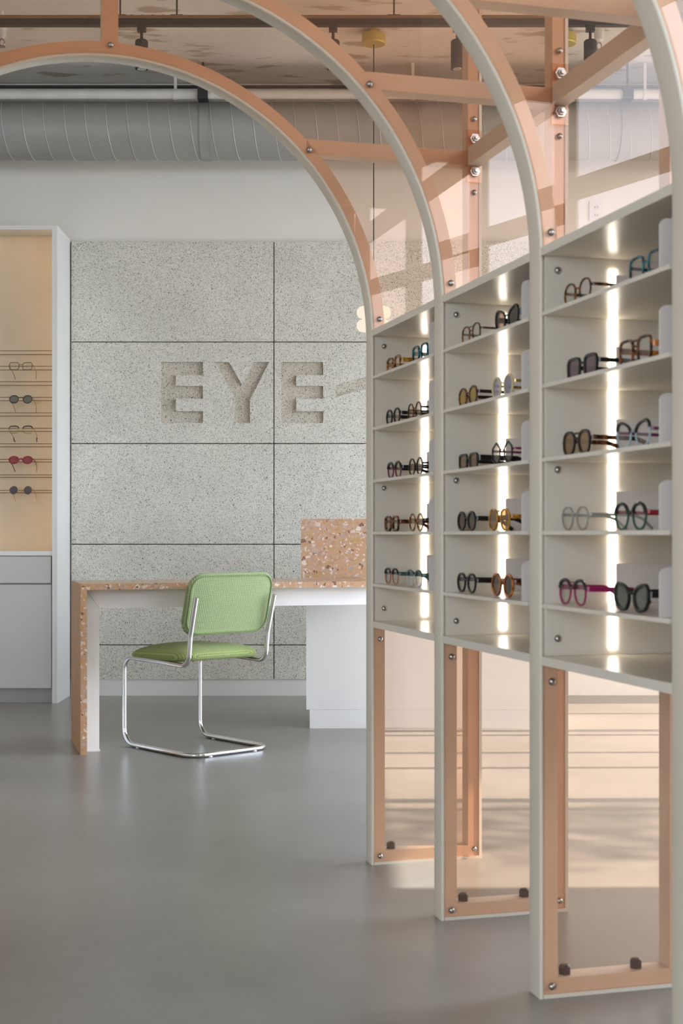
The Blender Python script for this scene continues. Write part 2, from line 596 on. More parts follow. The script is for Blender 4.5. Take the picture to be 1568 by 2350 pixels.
# ------------------------------------------------------------------ the room
floor = structure(bx('floor', M['floor'], None, XL, XR, YN, YB, -.15, 0, 0))
ground = structure(bx('ground', M['asphalt'], None, -30, 40, -30, 40, -.30, -.16, 0))
ceiling = structure(bx('ceiling', M['ceiling'], None, XL, XR, YN, YB, ZC, ZC + .2, 0))
structure(bx('trim_1', M['ceiling'], None, XL + .01, XR - .01, 8.30, 8.41, 3.50, ZC - .002, .003))
wall_back = structure(bx('wall_back', M['wall'], None, XL - .15, XR + .15, YB, YB + .2, 0, ZC, 0))
structure(bx('wall_left', M['wall'], None, XL - .15, XL, YN, YB, 0, ZC, 0))

def holed_wall(name, axis, p0, p1, a, b, wins, heads, sills):
    mb = MB()
    def put(s, e, z0, z1):
        if axis == 'x':
            mb.box(p0, p1, s, e, z0, z1)
        else:
            mb.box(s, e, p0, p1, z0, z1)
    cur = a
    for (s, e), hd, sl in zip(wins, heads, sills):
        put(cur, s, 0, ZC)
        put(s, e, hd, ZC)
        if sl:
            put(s, e, 0, sl)
        cur = e
    put(cur, b, 0, ZC)
    return structure(mb.build(name, M['wall'], None))
holed_wall('wall_right', 'x', XR, XR + .2, YN - .2, YB, WIN_R, HEADS_R, SILLS_R)
holed_wall('wall_front', 'y', YN - .2, YN, XL, XR, WIN_F, [HEAD], [0])

def window(n, axis, a, b, pos, mull, hd=HEAD, transom=None, sl=0):
    root = structure(bpy.data.objects.new('window_%d' % n, None))
    COL.objects.link(root)
    def bar(nm, s, e, z0, z1):
        if axis == 'x':
            bx(nm, M['black'], root, pos, pos + .07, s, e, z0, z1, 0)
        else:
            bx(nm, M['black'], root, s, e, pos, pos + .07, z0, z1, 0)
    bar('head_frame', a, b, hd - .05, hd)
    if transom:
        bar('transom', a, b, transom - .05, transom + .05)
    bar('sill_frame', a, b, sl, sl + .05)
    for c, w in mull:
        bar('mullion', c - w / 2, c + w / 2, sl + .05, hd - .05)
window(1, 'x', 3.84, 8.1, XR + .06, [(3.87, .06), (4.99, .05), (5.15, .08), (5.86, .045), (6.26, .045), (6.80, .05), (6.95, .08), (7.6, .05), (8.07, .06)])
window(2, 'x', -3.1, 1.5, XR + .06, [(-3.07, .06), (-1.75, .07), (.55, .07), (1.47, .06)], 3.46, 2.80, 2.0)
window(3, 'y', -3.4, -1.0, YN - .13, [(-3.37, .06), (-2.2, .06), (-1.03, .06)])

structure(bx('baseboard_back', M['white'], None, -1.605, 1.24, 8.398, 8.42, 0, .099, .002))

# --- wood wool acoustic panels with the sunk letters, pieces of the back wall
SW = 387.1
def wx(px): return (px - 784) / SW
def wz(py): return CAM_H - (py - 1225) / SW
PF, PBK = 8.392, 8.420
cols = [163, 629, 1095, 1280]
rows = [554, 785, 1018, 1249, 1480, 1560]
bx('panel_backing', M['groove'], wall_back, wx(163), wx(1280), 8.416, 8.4195, wz(1560), wz(554), 0)
E1 = [(369,831),(466,831),(466,861),(404,861),(404,886),(466,886),(466,915),(404,915),(404,944),(466,944),(466,971),(369,971)]
YY = [(495,831),(526,831),(556,884),(582,831),(618,831),(574,917),(574,971),(538,971),(538,912)]
E2 = [(x + 276, y) for x, y in E1]
arcT, arcB = [], []
for i in range(17):
    t = i / 16
    x = 770 + 220 * t
    arcT.append((x, 885 - 24 * math.sin(PI * t) + 4 * t))
    arcB.append((x, 912 - 24 * math.sin(PI * t) + 4 * t))
SWOOSH = arcT + arcB[::-1]
holes = {(1, 0): [E1, YY], (1, 1): [E2, SWOOSH]}
def filled_curve_mesh(loops, half):
    cu = bpy.data.curves.new('tmp', 'CURVE')
    cu.dimensions = '2D'
    cu.fill_mode = 'BOTH'
    cu.extrude = half
    for lp in loops:
        sp = cu.splines.new('POLY')
        sp.points.add(len(lp) - 1)
        for p, (a, b) in zip(sp.points, lp):
            p.co = (a, b, 0, 1)
        sp.use_cyclic_u = True
    o = bpy.data.objects.new('tmp', cu)
    COL.objects.link(o)
    dg = bpy.context.evaluated_depsgraph_get()
    me = bpy.data.meshes.new_from_object(o.evaluated_get(dg))
    bpy.data.objects.remove(o)
    bpy.data.curves.remove(cu)
    return me
gap = .0028
for r in range(5):
    for c in range(3):
        x0, x1 = wx(cols[c]) + gap, wx(cols[c+1]) - gap
        z1, z0 = wz(rows[r]) - gap, wz(rows[r+1]) + gap
        if (r, c) in holes:
            rect = [(x0, z0), (x1, z0), (x1, z1), (x0, z1)]
            loops = [rect] + [[(wx(a), wz(b)) for a, b in h] for h in holes[(r, c)]]
            me = filled_curve_mesh(loops, .010)
            me.transform(Matrix.Translation((0, PF + .010, 0)) @ Matrix.Rotation(PI / 2, 4, 'X'))
            me.materials.clear(); me.materials.append(M['woodwool'])
            for p in me.polygons:
                p.use_smooth = False; p.material_index = 0
            o = link_obj('acoustic_panel', me, wall_back)
            bx('recess_floor', M['recess'], o, x0 + .002, x1 - .002, PF + .0205, PF + .0245, z0 + .002, z1 - .002, 0)
            o['label'] = 'wood wool panel with sunk letters EY' if c == 0 else 'wood wool panel with sunk letter E and a sunk arc'
        else:
            bx('acoustic_panel', M['woodwool'], wall_back, x0, x1, PF, PF + .0245, z0, z1, .004)
# wall outlet high on the wall
o = thing('wall_outlet', 'small white double power outlet high on the white back wall', 'outlet', (1.514, 8.42, 2.82))
bx('cover_plate', M['white'], o, -.04, .04, -.008, 0, 0, .115, .002)
for zz in (.032, .078):
    q = MB().prism(rrect(.034, .030, .008), -.0095, -.008)
    soc = q.build('socket', M['lip'], o)
    soc.location.z = zz
    for dx in (-.007, .007):
        bx('slot', M['black'], soc, dx - .0015, dx + .0015, -.0105, -.0094, -.004, .006, 0)

# ------------------------------------------------------------------ arches and display bays
ROT = math.radians(15.27)
VX, VY = math.cos(ROT), math.sin(ROT)
P = [(.0857 + .1612 * k, 4.105 - .5912 * k) for k in range(4)]
PITCH = math.hypot(.1612, .5912)
R, Z0, T = .7504, 1.525, .050
TR, BAND, LEGW, TOP = .009, .033, .341, 2.68
ORD = ['farthest', 'second farthest', 'third farthest', 'nearest']

def bolt_mesh(r, h):
    return MB().lathe([(0.0005, h), (r*.45, h*.98), (r*.8, h*.7), (r, h*.25), (r, 0), (0.0005, 0)], 14, axis='y').mesh('bolt', M['steel'])
def flip(me):
    me.transform(Matrix.Diagonal((1, -1, 1, 1))); me.flip_normals(); return me
BOLT = flip(bolt_mesh(.0078, .007))
NUT_BIG = flip(MB().lathe([(.0005, .018), (.006, .018), (.006, .011), (.010, .011), (.010, .004), (.0155, .004), (.0155, 0), (.0005, 0)], 6, axis='y').mesh('bolt', M['steel']))
ANCHOR = MB().lathe([(.0005, .020), (.008, .020), (.0135, .016), (.0135, 0), (.0005, 0)], 6).mesh('anchor_nut', M['rubber'])

def put(name, me, parent, loc):
    o = link_obj(name, me, parent)
    o.location = loc
    return o

def inner_path(n=64):
    pts = [(0, 0, 0)]
    pts += [(0, 0, Z0 * i / 6) for i in range(1, 6)]
    for i in range(n + 1):
        a = PI * i / n
        pts.append((-R + R * math.cos(a), 0, Z0 + R * math.sin(a)))
    pts += [(-2*R, 0, Z0 * (5 - i) / 6) for i in range(0, 6)]
    return pts

def arch_meshes():
    d = {}
    mb = MB()
    # inner edge trim: profile a = along local y (thickness), b = inwards
    path = inner_path()
    prof = [(y, b) for b, y in rrect(TR, T + .008, .004, 3)]
    pts = []
    n = len(path)
    for i, (x, y, z) in enumerate(path):
        a = Vector(path[min(i+1, n-1)]) - Vector(path[max(i-1, 0)])
        pts.append((Vector((x, y, z)), a.normalized()))
    vs, fs, m = [], [], len(prof)
    for p, t in pts:
        nrm = Vector((t.z, 0, -t.x))           # pointing away from the opening
        for yy, b in prof:
            vs.append(p + nrm * (TR / 2 + b) + Vector((0, T / 2 + yy, 0)))
    for i in range(n - 1):
        for k in range(m):
            l = (k + 1) % m
            fs.append((i*m+k, i*m+l, (i+1)*m+l, (i+1)*m+k))
    fs.append(tuple(range(m))); fs.append(tuple((n-1)*m+k for k in range(m)))
    mb.add(vs, fs)
    for sgn in (1, -1):
        def X(x): return x if sgn > 0 else -2*R - x
        def box(x0, x1, z0, z1):
            a, b = sorted((X(x0), X(x1)))
            mb.box(a, b, -.003, T + .003, z0, z1)
        box(TR, LEGW - TR, 0, TR)
        box(LEGW - TR, LEGW, 0, TOP)
    mb.box(-2*R - LEGW, LEGW, -.003, T + .003, TOP, TOP + TR)
    d['trim'] = mb.mesh('edge_trim', M['trim'])
    # arch band
    q = []
    N = 64
    ri, ro = R + TR, R + TR + BAND
    for i in range(N):
        a, b = PI * i / N, PI * (i + 1) / N
        c = lambda r, t: (-R + r * math.cos(t), Z0 + r * math.sin(t))
        q.append([c(ri, a), c(ro, a), c(ro, b), c(ri, b)])
    bm = solid2d(q, .001, T - .001)
    me = bpy.data.meshes.new('arch_band'); bm.to_mesh(me); bm.free()
    for p in me.polygons: p.use_smooth = True
    me.set_sharp_from_angle(angle=.6); me.materials.append(M['peach'])
    d['band'] = me
    return d
AM = arch_meshes()

def acrylic_quads():
    q = []
    N = 72
    ri = R + TR + .0005
    c = lambda t: (-R + ri * math.cos(t), Z0 + ri * math.sin(t))
    ts = [PI * i / N for i in range(N + 1)]
    zt = TOP - .001
    for i in range(N):
        (xa, za), (xb, zb) = c(ts[i]), c(ts[i+1])
        q.append([(xb, zb), (xa, za), (xa, zt), (xb, zt)])
    xr, xo = c(0)[0], LEGW - TR - .0005
    q.append([(xr, Z0), (xo, Z0), (xo, zt), (xr, zt)])
    xl, xlo = c(PI)[0], -2*R - LEGW + TR + .0005
    q.append([(xlo, Z0), (xl, Z0), (xl, zt), (xlo, zt)])
    q.append([(xlo, .0095), (xl, .0095), (xl, Z0), (xlo, Z0)])
    return q
def acrylic_low():
    xr, xo = TR + .0005, LEGW - TR - .0005
    return [[(xr, .0095), (xo, .0095), (xo, .688), (xr, .688)]]

def build_arch(k):
    root = thing('arch_frame', ['peach and pink acrylic arch farthest from the camera, framing the desk',
                                'pink acrylic arch second from the back, between two display bays',
                                'pink acrylic arch third from the back, left of the nearest display bay',
                                'arch frame nearest the camera at the right edge'][k],
                 'arch', (P[k][0], P[k][1], 0), (0, 0, ROT), 'row of pink arches')
    link_obj('edge_trim', AM['trim'], root)['label'] = 'rounded cream white edge trim'
    link_obj('arch_band', AM['band'], root)
    ym, yM = .001, T - .001
    pm = M['peach']
    zS = 2.07
    for s in (1, -1):
        def bb(nm, x0, x1, z0, z1):
            a, b = sorted((x0, x1)) if s > 0 else sorted((-2*R - x0, -2*R - x1))
            return bx(nm, pm, root, a, b, ym, yM, z0, z1, .001)
        bb('inner_post', TR, TR + BAND, TR + .03, Z0)
        bb('outer_post', LEGW - TR - BAND, LEGW - TR, TR + .03, TOP)
        bb('bottom_rail', TR, LEGW - TR, TR, TR + .03)
        ro = R + TR + BAND
        xs = -R + math.sqrt(ro**2 - (zS - Z0)**2) - .018
        bb('strut', xs, LEGW - TR - BAND, zS - .021, zS + .021)
    bx('top_strut', pm, root, -R - .022, -R + .022, ym, yM, Z0 + R + TR + BAND - .002, TOP, .001)
    bx('top_rail', pm, root, -2*R - LEGW + TR + BAND, LEGW - TR - BAND, ym, yM, TOP - .04, TOP, .001)
    bm_obj('acrylic_panel', solid2d(acrylic_quads(), -.007, -.0005), M['acrylic'], root)['label'] = 'clear pink acrylic sheet'
    bm_obj('acrylic_panel', solid2d(acrylic_low(), -.007, -.0005), M['acrylic'], root)['label'] = 'clear pink acrylic sheet'
    yb = -.007
    rb = R + TR + BAND / 2
    for a in (43.4, 90, 136.6):
        put('bolt', BOLT, root, (-R + rb * math.cos(math.radians(a)), yb, Z0 + (rb + (.006 if a == 90 else 0)) * math.sin(math.radians(a))))
    xi, xo = TR + BAND / 2, LEGW - TR - BAND / 2
    for x, z in ((xi - .002, 1.582), (xi, .655), (xi, .026), (xo, .030), (xo, 2.185), (xo, 1.968)):
        put('bolt', BOLT, root, (x, yb, z))
    pl = bx('joint_plate', M['acrylic'], root, LEGW - TR - BAND - .008, LEGW - .002, -.013, -.0075, 1.996, 2.150, .001)
    for z in (2.125, 2.028):
        put('bolt', NUT_BIG, pl, (xo, -.013, z))
    for x in (.068, .232):
        put('anchor_nut', ANCHOR, root, (x, T * .5, TR + .03))
    if k < 3:      # purlin tying this arch to the next one towards the camera
        bx('purlin', pm, root, LEGW - TR - BAND - .006, LEGW - TR, -PITCH + T + .001, -.0135, zS - .026, zS + .026, .0015)
    return root
arches = [build_arch(k) for k in range(4)]

SHELF_Z = [CAM_H + d for d in (.456, .307, .156, .006, -.144)]
BOX_TOP, BOX_BOT = 1.550, .690
Y0B = -PITCH + T + .001       # near end of a bay
def lip_mesh(x0, x1, h, round_front):
    pts = [(x0, 0), (x1, 0), (x1, h)]
    r = .014
    if round_front:
        for i in range(7):
            a = PI / 2 + (PI / 2) * i / 6
            pts.append((x0 + r + r * math.cos(a), h - r + r * math.sin(a)))
    else:
        pts.append((x0, h))
    return MB().prism(pts, 0, .004).mesh('shelf_lip', M['lip'])
LIP_NEAR = lip_mesh(.004, .30, .086, True)
LIP_FAR = lip_mesh(.163, .30, .082, False)
SHELF = MB().box(.001, .328, Y0B + .0125, -.0125, -.008, 0).mesh('shelf', M['lacquer'], .0012)
LEDM = MB().box(-.0085, .0085, -.004, 0, 0, 1).mesh('led_strip', M['led'])
def build_bay(k):
    u = thing('display_shelf', ['white lit eyewear shelf bay farthest from the camera beside the desk',
                                'white lit eyewear shelf bay in the middle of the row',
                                'white lit eyewear shelf bay nearest the camera at the right'][k], 'shelf',
              (P[k][0], P[k][1], BOX_BOT), (0, 0, ROT), 'lit display bays between the arches')
    b = BOX_BOT
    m = M['lacquer']
    bx('top_board', m, u, .0005, LEGW, Y0B, -.0075, BOX_TOP - .018 - b, BOX_TOP - b, .001)
    bx('bottom_board', m, u, .0005, LEGW, Y0B, -.0075, 0, .018, .001)
    far = bx('side_panel', m, u, .0095, .329, -.0122, -.0005, .0185, BOX_TOP - .0185 - b, .0005)
    bx('side_panel', m, u, .014, .329, Y0B, Y0B + .012, .0185, BOX_TOP - .0185 - b, .0005)
    bx('back_panel', m, u, .3295, LEGW - .0005, Y0B, -.0005, .0185, BOX_TOP - .0185 - b, .0005)
    for z in (CAM_H + .543, CAM_H + .132, CAM_H - .216):
        put('bolt', BOLT, far, (.036, -.0122, z - b))
    led = link_obj('led_strip', LEDM, u)
    led.location = (.160, -.0124, .03)
    led.scale.z = .79
    led['label'] = 'glowing vertical light strip'
    for z in SHELF_Z:
        s = link_obj('shelf', SHELF, u)
        s.location.z = z - b
        put('shelf_lip', LIP_NEAR, s, (0, -.512, 0.0002))
        put('shelf_lip', LIP_FAR, s, (0, -.022, 0.0002))
    return u
bays = [build_bay(k) for k in range(3)]

# ------------------------------------------------------------------ eyewear
def fm(name, r, g, b, rough=.2, metal=0):
    return pbr(name, srgb(r, g, b), rough, metal, noise=(60, .08))
FM = {
 'black': fm('black_acetate', 28, 26, 25), 'brown': fm('brown_acetate', 92, 56, 38),
 'tort': tortoise('tortoiseshell', srgb(46, 28, 20), srgb(176, 112, 44)),
 'dtort': tortoise('dark_tortoiseshell', srgb(34, 24, 20), srgb(132, 74, 34)),
 'amber': tortoise('amber_shell', srgb(150, 98, 30), srgb(214, 160, 60), 60),
 'orange': tortoise('orange_shell', srgb(120, 60, 24), srgb(200, 122, 50), 50),
 'teal': tortoise('teal_shell', srgb(24, 44, 50), srgb(40, 128, 142), 70),
 'green': fm('dark_green_acetate', 34, 82, 64), 'sage': fm('grey_teal_acetate', 70, 92, 92),
 'purple': fm('plum_acetate', 110, 38, 74), 'magenta': fm('magenta_acetate', 148, 36, 82),
 'red': fm('red_acetate', 142, 36, 46), 'grey': fm('grey_clear_acetate', 150, 144, 136),
 'pinkbr': fm('rose_brown_acetate', 166, 104, 82), 'gold': fm('gold_wire', 204, 170, 104, .25, .9),
 'champ': fm('champagne_acetate', 214, 198, 150), 'bronze': fm('bronze_wire', 96, 74, 44, .3, .8),
 'clear': fm('clear_acetate', 186, 188, 186), 'blue': fm('light_blue_acetate', 168, 190, 196),
}
def lens_m(name, t, f0=.05, d=.25, dc=None):
    return sheet(name, t, d, dc or t, f0)
LM = {
 'clear': M['clearlens'],
 'yellow': lens_m('yellow_lens', (.80, .62, .22, 1), d=.5, dc=(.55, .40, .08, 1)),
 'amber': lens_m('amber_lens', (.66, .48, .26, 1), d=.3, dc=(.40, .27, .12, 1)),
 'brown': lens_m('brown_lens', (.42, .32, .24, 1), d=.3, dc=(.22, .15, .09, 1)),
 'purple': lens_m('mauve_lens', (.45, .33, .36, 1), d=.3, dc=(.25, .17, .19, 1)),
 'lilac': lens_m('mirrored_lilac_lens', (.66, .64, .76, 1), f0=.16, d=.35, dc=(.45, .43, .55, 1)),
 'smoke': lens_m('smoke_lens', (.40, .42, .36, 1), d=.35, dc=(.26, .27, .22, 1)),
 'violet': lens_m('violet_grey_lens', (.30, .28, .34, 1), f0=.08, d=.4, dc=(.16, .15, .19, 1)),
 'rose': lens_m('rose_lens', (.62, .24, .24, 1), d=.5, dc=(.42, .12, .13, 1)),
 'mirror': lens_m('green_mirror_lens', (.34, .38, .30, 1), f0=.22, d=.3, dc=(.22, .25, .19, 1)),
 'dark': lens_m('dark_gradient_lens', (.34, .27, .22, 1), d=.35, dc=(.16, .12, .10, 1)),
}

def outline(kind, a, b, N=32):
    pts = []
    for i in range(N):
        t = 2 * PI * i / N
        c, s = math.cos(t), math.sin(t)
        if kind == 'hex':
            n = 1.0
            r = math.cos(PI / 6) / math.cos((t + PI/6) % (PI / 3) - PI / 6)
            x, z = a * r * c, b * r * s * 1.1
        else:
            n = {'round': 2.0, 'panto': 2.3, 'oval': 2.0, 'square': 4.2, 'rect': 4.5, 'cat': 2.8, 'aviator': 2.6, 'brow': 2.8}[kind]
            x = a * abs(c) ** (2/n) * (1 if c >= 0 else -1)
            z = b * abs(s) ** (2/n) * (1 if s >= 0 else -1)
            if kind in ('panto', 'brow') and z < 0:
                x *= 1 - .13 * (-z / b)
            if kind == 'cat':
                z += .28 * b * (x / a) * (0.3 + .7 * max(0, z / b))
                if z < 0:
                    x *= 1 - .2 * (-z / b)
            if kind == 'aviator' and z < 0:
                x = x * (1 - .14 * (-z / b)) + .08 * a * (-z / b)
            if kind == 'square' and z < 0:
                x *= 1 - .07 * (-z / b)
        pts.append((x, z))
    return pts

def glasses(label, kind, frame, lens='clear', a=.0255, b=.021, rim=.0028, temple=None, tt=.0085, gap=.017,
            double=False, upper=None, loc=(0, 0, 0), rot=(0, 0, 0), group=None, tip=None, cat='eyeglasses'):
    name = 'sunglasses' if lens not in ('clear',) else 'eyeglasses'
    root = thing(name, label, name, loc, rot, group)
    fmat = FM[frame]
    rim = rim * .8 if rim > .0018 else rim
    tmat = FM[temple] if temple else fmat
    zc = b + rim
    if kind == 'cat':
        zc = b + rim
    cx = gap / 2 + a + rim * .6
    ol = outline(kind, a, b)
    zmin = min(z for x, z in ol)
    zc = -zmin + rim
    depth = max(rim * 1.0, .0016)
    mb = MB()
    prof = [(rim * q[0], depth * q[1]) for q in ((1, .7), (.6, 1), (-.6, 1), (-1, .7), (-1, -.7), (-.6, -1), (.6, -1), (1, -.7))]
    for s in (1, -1):
        path = [(s * (cx + x), -.0035 * (x / a) ** 2 * 0, zc + z) for x, z in (ol if s > 0 else ol[::-1])]
        mb.sweep(path, prof, True, up=(0, 1, 0))
    # bridge
    zb = zc + b * .25
    mb.tube([(-gap/2 - rim*.4, 0, zb), (-gap/4, -.001, zb + .003), (0, -.0015, zb + .004), (gap/4, -.001, zb + .003), (gap/2 + rim*.4, 0, zb)], max(rim * .9, .0011), 6)
    if double:
        zt = zc + b * .8
        mb.tube([(-gap/2 - a*.35, 0, zt), (0, -.001, zt + .001), (gap/2 + a*.35, 0, zt)], max(rim * .8, .0012), 6)
    mb.build('front_frame', fmat, root, angle=50)
    if upper:
        mu = MB()
        r2 = rim * 1.2 + .0013
        for s in (1, -1):
            up_ = [(s * (cx + x), -.0008, zc + z) for x, z in ol if z > b * .15]
            up_.sort(key=lambda p: p[0])
            mu.tube(up_, r2, 6)
        mu.build('brow_bar', FM[upper], root)
    for s in (1, -1):
        lp = [(s * (cx + x * .99), zc + z * .99) for x, z in ol]
        MB().prism(lp, .0002, .0018).build('lens', LM[lens], root)
    hx = cx + a + rim * .5
    zh = zc + b * .35
    for s in (1, -1):
        mt = MB()
        hb = tt / 2
        path = [(s * (hx - .002), .001, zh), (s * (hx + .003), .004, zh), (s * (hx + .0035), .05, zh - .001), (s * (hx + .002), .098, zh - .002),
                (s * (hx - .001), .118, zh - .009), (s * (hx - .005), .142, max(zh - .03, .003))]
        w = max(.0011, tt * .17)
        pr = [(-w, hb), (w, hb), (w, -hb), (-w, -hb)]
        mt.sweep(fillet(path, .012, 3), pr, False, up=(0, 0, 1), scales=None)
        tp = mt.build('temple', tmat, root, angle=60)
        if tip:
            q = MB().tube([(s * (hx - .001), .118, zh - .009), (s * (hx - .003), .130, zh - .02), (s * (hx - .005), .143, max(zh - .031, .003))], .0022, 6)
            q.build('temple_tip', FM[tip], tp)
    if rim < .0016:
        for s in (1, -1):
            bx('nose_pad', M['clearlens'], root, *sorted((s * .004, s * .0065)), .002, .006, zc - .006, zc + .004, .001)
    return root

U0 = (-math.sin(ROT), math.cos(ROT))
def on_shelf(k, row, t, **kw):
    t = max(t, .086)
    w = .036
    x = P[k][0] - U0[0] * t + VX * w
    y = P[k][1] - U0[1] * t + VY * w
    return glasses(loc=(x, y, SHELF_Z[row] + .0006), rot=(0, 0, ROT - PI / 2), group='eyewear on the white shelf bays', **kw)

FAR, MID, NEAR = 'farthest bay', 'middle bay', 'nearest bay'
G = on_shelf
G(0, 0, .106, label='chunky amber tortoise eyeglasses on top shelf of the farthest bay', kind='square', frame='tort', b=.020, rim=.0036, tt=.012, temple='amber')
G(0, 0, .342, label='teal square eyeglasses on top shelf of the farthest bay', kind='square', frame='teal', b=.022, rim=.0036, tt=.011)
G(0, 1, .100, label='black panto eyeglasses, left pair on second shelf of farthest bay', kind='panto', frame='black', b=.0215, rim=.003, tt=.010)
G(0, 1, .294, label='thin black and gold oval eyeglasses on second shelf of farthest bay', kind='oval', frame='dtort', b=.022, rim=.0022, a=.023, temple='black', tt=.006)
G(0, 2, .113, label='plum and black eyeglasses on third shelf of farthest bay', kind='panto', frame='purple', b=.0215, rim=.0026, upper='black', temple='black')
G(0, 2, .305, label='round black eyeglasses with amber hinges on third shelf of farthest bay', kind='round', frame='black', b=.0225, a=.0235, rim=.0024, temple='dtort', tt=.006)
G(0, 3, .088, label='thick dark tortoise square eyeglasses on fourth shelf of farthest bay', kind='square', frame='dtort', b=.019, rim=.0042, tt=.009)
G(0, 3, .309, label='amber tortoise oval eyeglasses on fourth shelf of farthest bay', kind='oval', frame='tort', b=.0225, a=.0235, rim=.0022, tt=.007)
G(0, 4, .075, label='rose brown browline eyeglasses on bottom shelf of farthest bay', kind='brow', frame='pinkbr', b=.021, rim=.0016, upper='black', temple='sage', tt=.008)
G(0, 4, .294, label='pale grey browline eyeglasses on bottom shelf of farthest bay', kind='brow', frame='clear', b=.021, rim=.0016, upper='sage', temple='green', tt=.006)

G(1, 0, .117, label='thin dark brown aviator eyeglasses on top shelf of middle bay', kind='aviator', frame='dtort', b=.022, rim=.0022, temple='brown', tt=.005, double=True)
G(1, 0, .346, label='oversized black cat-eye sunglasses on top shelf of middle bay', kind='cat', frame='black', lens='dark', a=.0285, b=.0235, rim=.003, tt=.012)
G(1, 1, .096, label='dark sunglasses with yellow lenses on second shelf of middle bay', kind='panto', frame='dtort', lens='yellow', b=.022, rim=.003, temple='black', tt=.008)
G(1, 1, .320, label='champagne sunglasses with lilac mirrored lenses on second shelf of middle bay', kind='panto', frame='champ', lens='lilac', b=.0235, rim=.003, temple='gold', tt=.006)
G(1, 2, .099, label='small chunky black sunglasses with amber lenses on third shelf of middle bay', kind='rect', frame='black', lens='amber', b=.0165, rim=.0036, tt=.013)
G(1, 2, .317, label='thin black hexagonal eyeglasses on third shelf of middle bay', kind='hex', frame='black', a=.0265, b=.0225, rim=.0022, temple='purple', tt=.005)
G(1, 3, .075, label='black oval sunglasses with brown lenses on fourth shelf of middle bay', kind='oval', frame='black', lens='brown', b=.0215, a=.0245, rim=.0034, tt=.009)
G(1, 3, .299, label='honey amber aviator sunglasses on fourth shelf of middle bay', kind='aviator', frame='amber', lens='amber', b=.0235, a=.026, rim=.0026, tt=.008, double=True)
G(1, 4, .084, label='thick black square eyeglasses on bottom shelf of middle bay', kind='panto', frame='black', b=.0215, rim=.0032, tt=.010)
G(1, 4, .320, label='round brown tortoise sunglasses on bottom shelf of middle bay', kind='round', frame='orange', lens='brown', b=.024, a=.0265, rim=.0034, temple='dtort', tt=.012)

G(2, 0, .109, label='round dark tortoise eyeglasses on top shelf of the nearest bay', kind='panto', frame='dtort', b=.0225, rim=.0024, tt=.006)
G(2, 0, .399, label='dark teal square eyeglasses on top shelf of the nearest bay', kind='square', frame='teal', b=.022, rim=.0026, tt=.006, temple='black')
G(2, 1, .131, label='black sunglasses with mauve lenses on second shelf of nearest bay', kind='square', frame='black', lens='purple', b=.020, a=.0275, rim=.0036, tt=.009, gap=.019)
G(2, 1, .358, label='dark tortoise double bridge eyeglasses on second shelf of nearest bay', kind='square', frame='dtort', b=.023, rim=.003, double=True, temple='orange', tt=.011)
G(2, 2, .105, label='black aviator sunglasses with amber lenses on third shelf of nearest bay', kind='aviator', frame='black', lens='amber', b=.0225, rim=.0034, double=True, temple='dtort', tt=.009)
G(2, 2, .350, label='black and pale blue cat-eye eyeglasses on third shelf of nearest bay', kind='cat', frame='blue', a=.0275, b=.0225, rim=.002, upper='black', temple='purple', tt=.006)
G(2, 3, .097, label='clear grey panto eyeglasses on fourth shelf of nearest bay', kind='panto', frame='grey', b=.0225, rim=.0022, tt=.006)
G(2, 3, .339, label='green and black round eyeglasses with red temples on fourth shelf', kind='panto', frame='green', b=.0235, rim=.0024, upper='black', temple='red', tt=.007)
G(2, 4, .074, label='magenta double bridge eyeglasses on bottom shelf of nearest bay', kind='aviator', frame='magenta', b=.024, rim=.0024, upper='black', temple='magenta', tt=.010, double=True)
G(2, 4, .343, label='black cat-eye sunglasses with grey green lenses on bottom shelf of nearest bay', kind='cat', frame='black', lens='smoke', a=.0275, b=.0225, rim=.0042, tt=.011)

# ------------------------------------------------------------------ terrazzo desk
desk = thing('desk', 'terrazzo topped desk with white inner frame behind the green chair', 'desk', (-1.131, 6.14, 0), (0, 0, ROT))
L_, D_, ZT, TH = 1.400, .484, .743, .027
bx('tabletop', M['terrazzo'], desk, 0, L_, 0, D_, ZT - TH, ZT, .001)
e = bx('end_panel', M['terrazzo'], desk, 0, TH, 0, D_, 0, ZT - TH - .0003, .001)
bx('wood_veneer', M['veneer'], e, -.003, 0, .001, D_ - .001, .001, ZT - .002, 0)
yf = .09
bx('apron', M['desk_white'], desk, TH + .0005, L_ - .004, yf, yf + .03, ZT - TH - .0845, ZT - TH - .0005, .001)
for x0, lw, ld in ((TH + .0005, .061, .26), (L_ - .036, .032, .03)):
    lg = bx('leg', M['desk_white'], desk, x0, x0 + lw, yf + .0005, yf + ld, .008, ZT - TH - .085, .002)
    bx('foot_plate', M['desk_white'], lg, x0, x0 + lw + .003, yf - .003, yf + ld + .002, 0, .008, .001)
MB().prism([(TH + .002, ZT - TH - .003), (TH + .0045, ZT - TH - .003), (TH + .0625, ZT - TH - .0835), (TH + .060, ZT - TH - .0835)], yf - .0004, yf).build('mitre_joint', M['grey_front'], desk)

# ------------------------------------------------------------------ reception counter
ct = thing('reception_counter', 'white counter with a peach terrazzo upper front behind the desk', 'counter', (-.201, 6.987, 0))
bx('body', M['white'], ct, .027, 1.17, 0, .53, .093, .742, .002)
bx('plinth', M['white'], ct, .044, 1.15, .0005, .50, 0, .0925, .001)
bx('front_panel', M['terrazzo'], ct, 0, 1.20, 0, .025, .7425, 1.034, .001)
bx('side_panel', M['terrazzo'], ct, 0, .025, .0255, .53, .7425, 1.0085, .001)
bx('side_panel', M['terrazzo'], ct, 1.175, 1.20, .0255, .53, .7425, 1.0085, .001)
bx('counter_top', M['terrazzo'], ct, 0, 1.20, .0255, .53, 1.009, 1.034, .001)

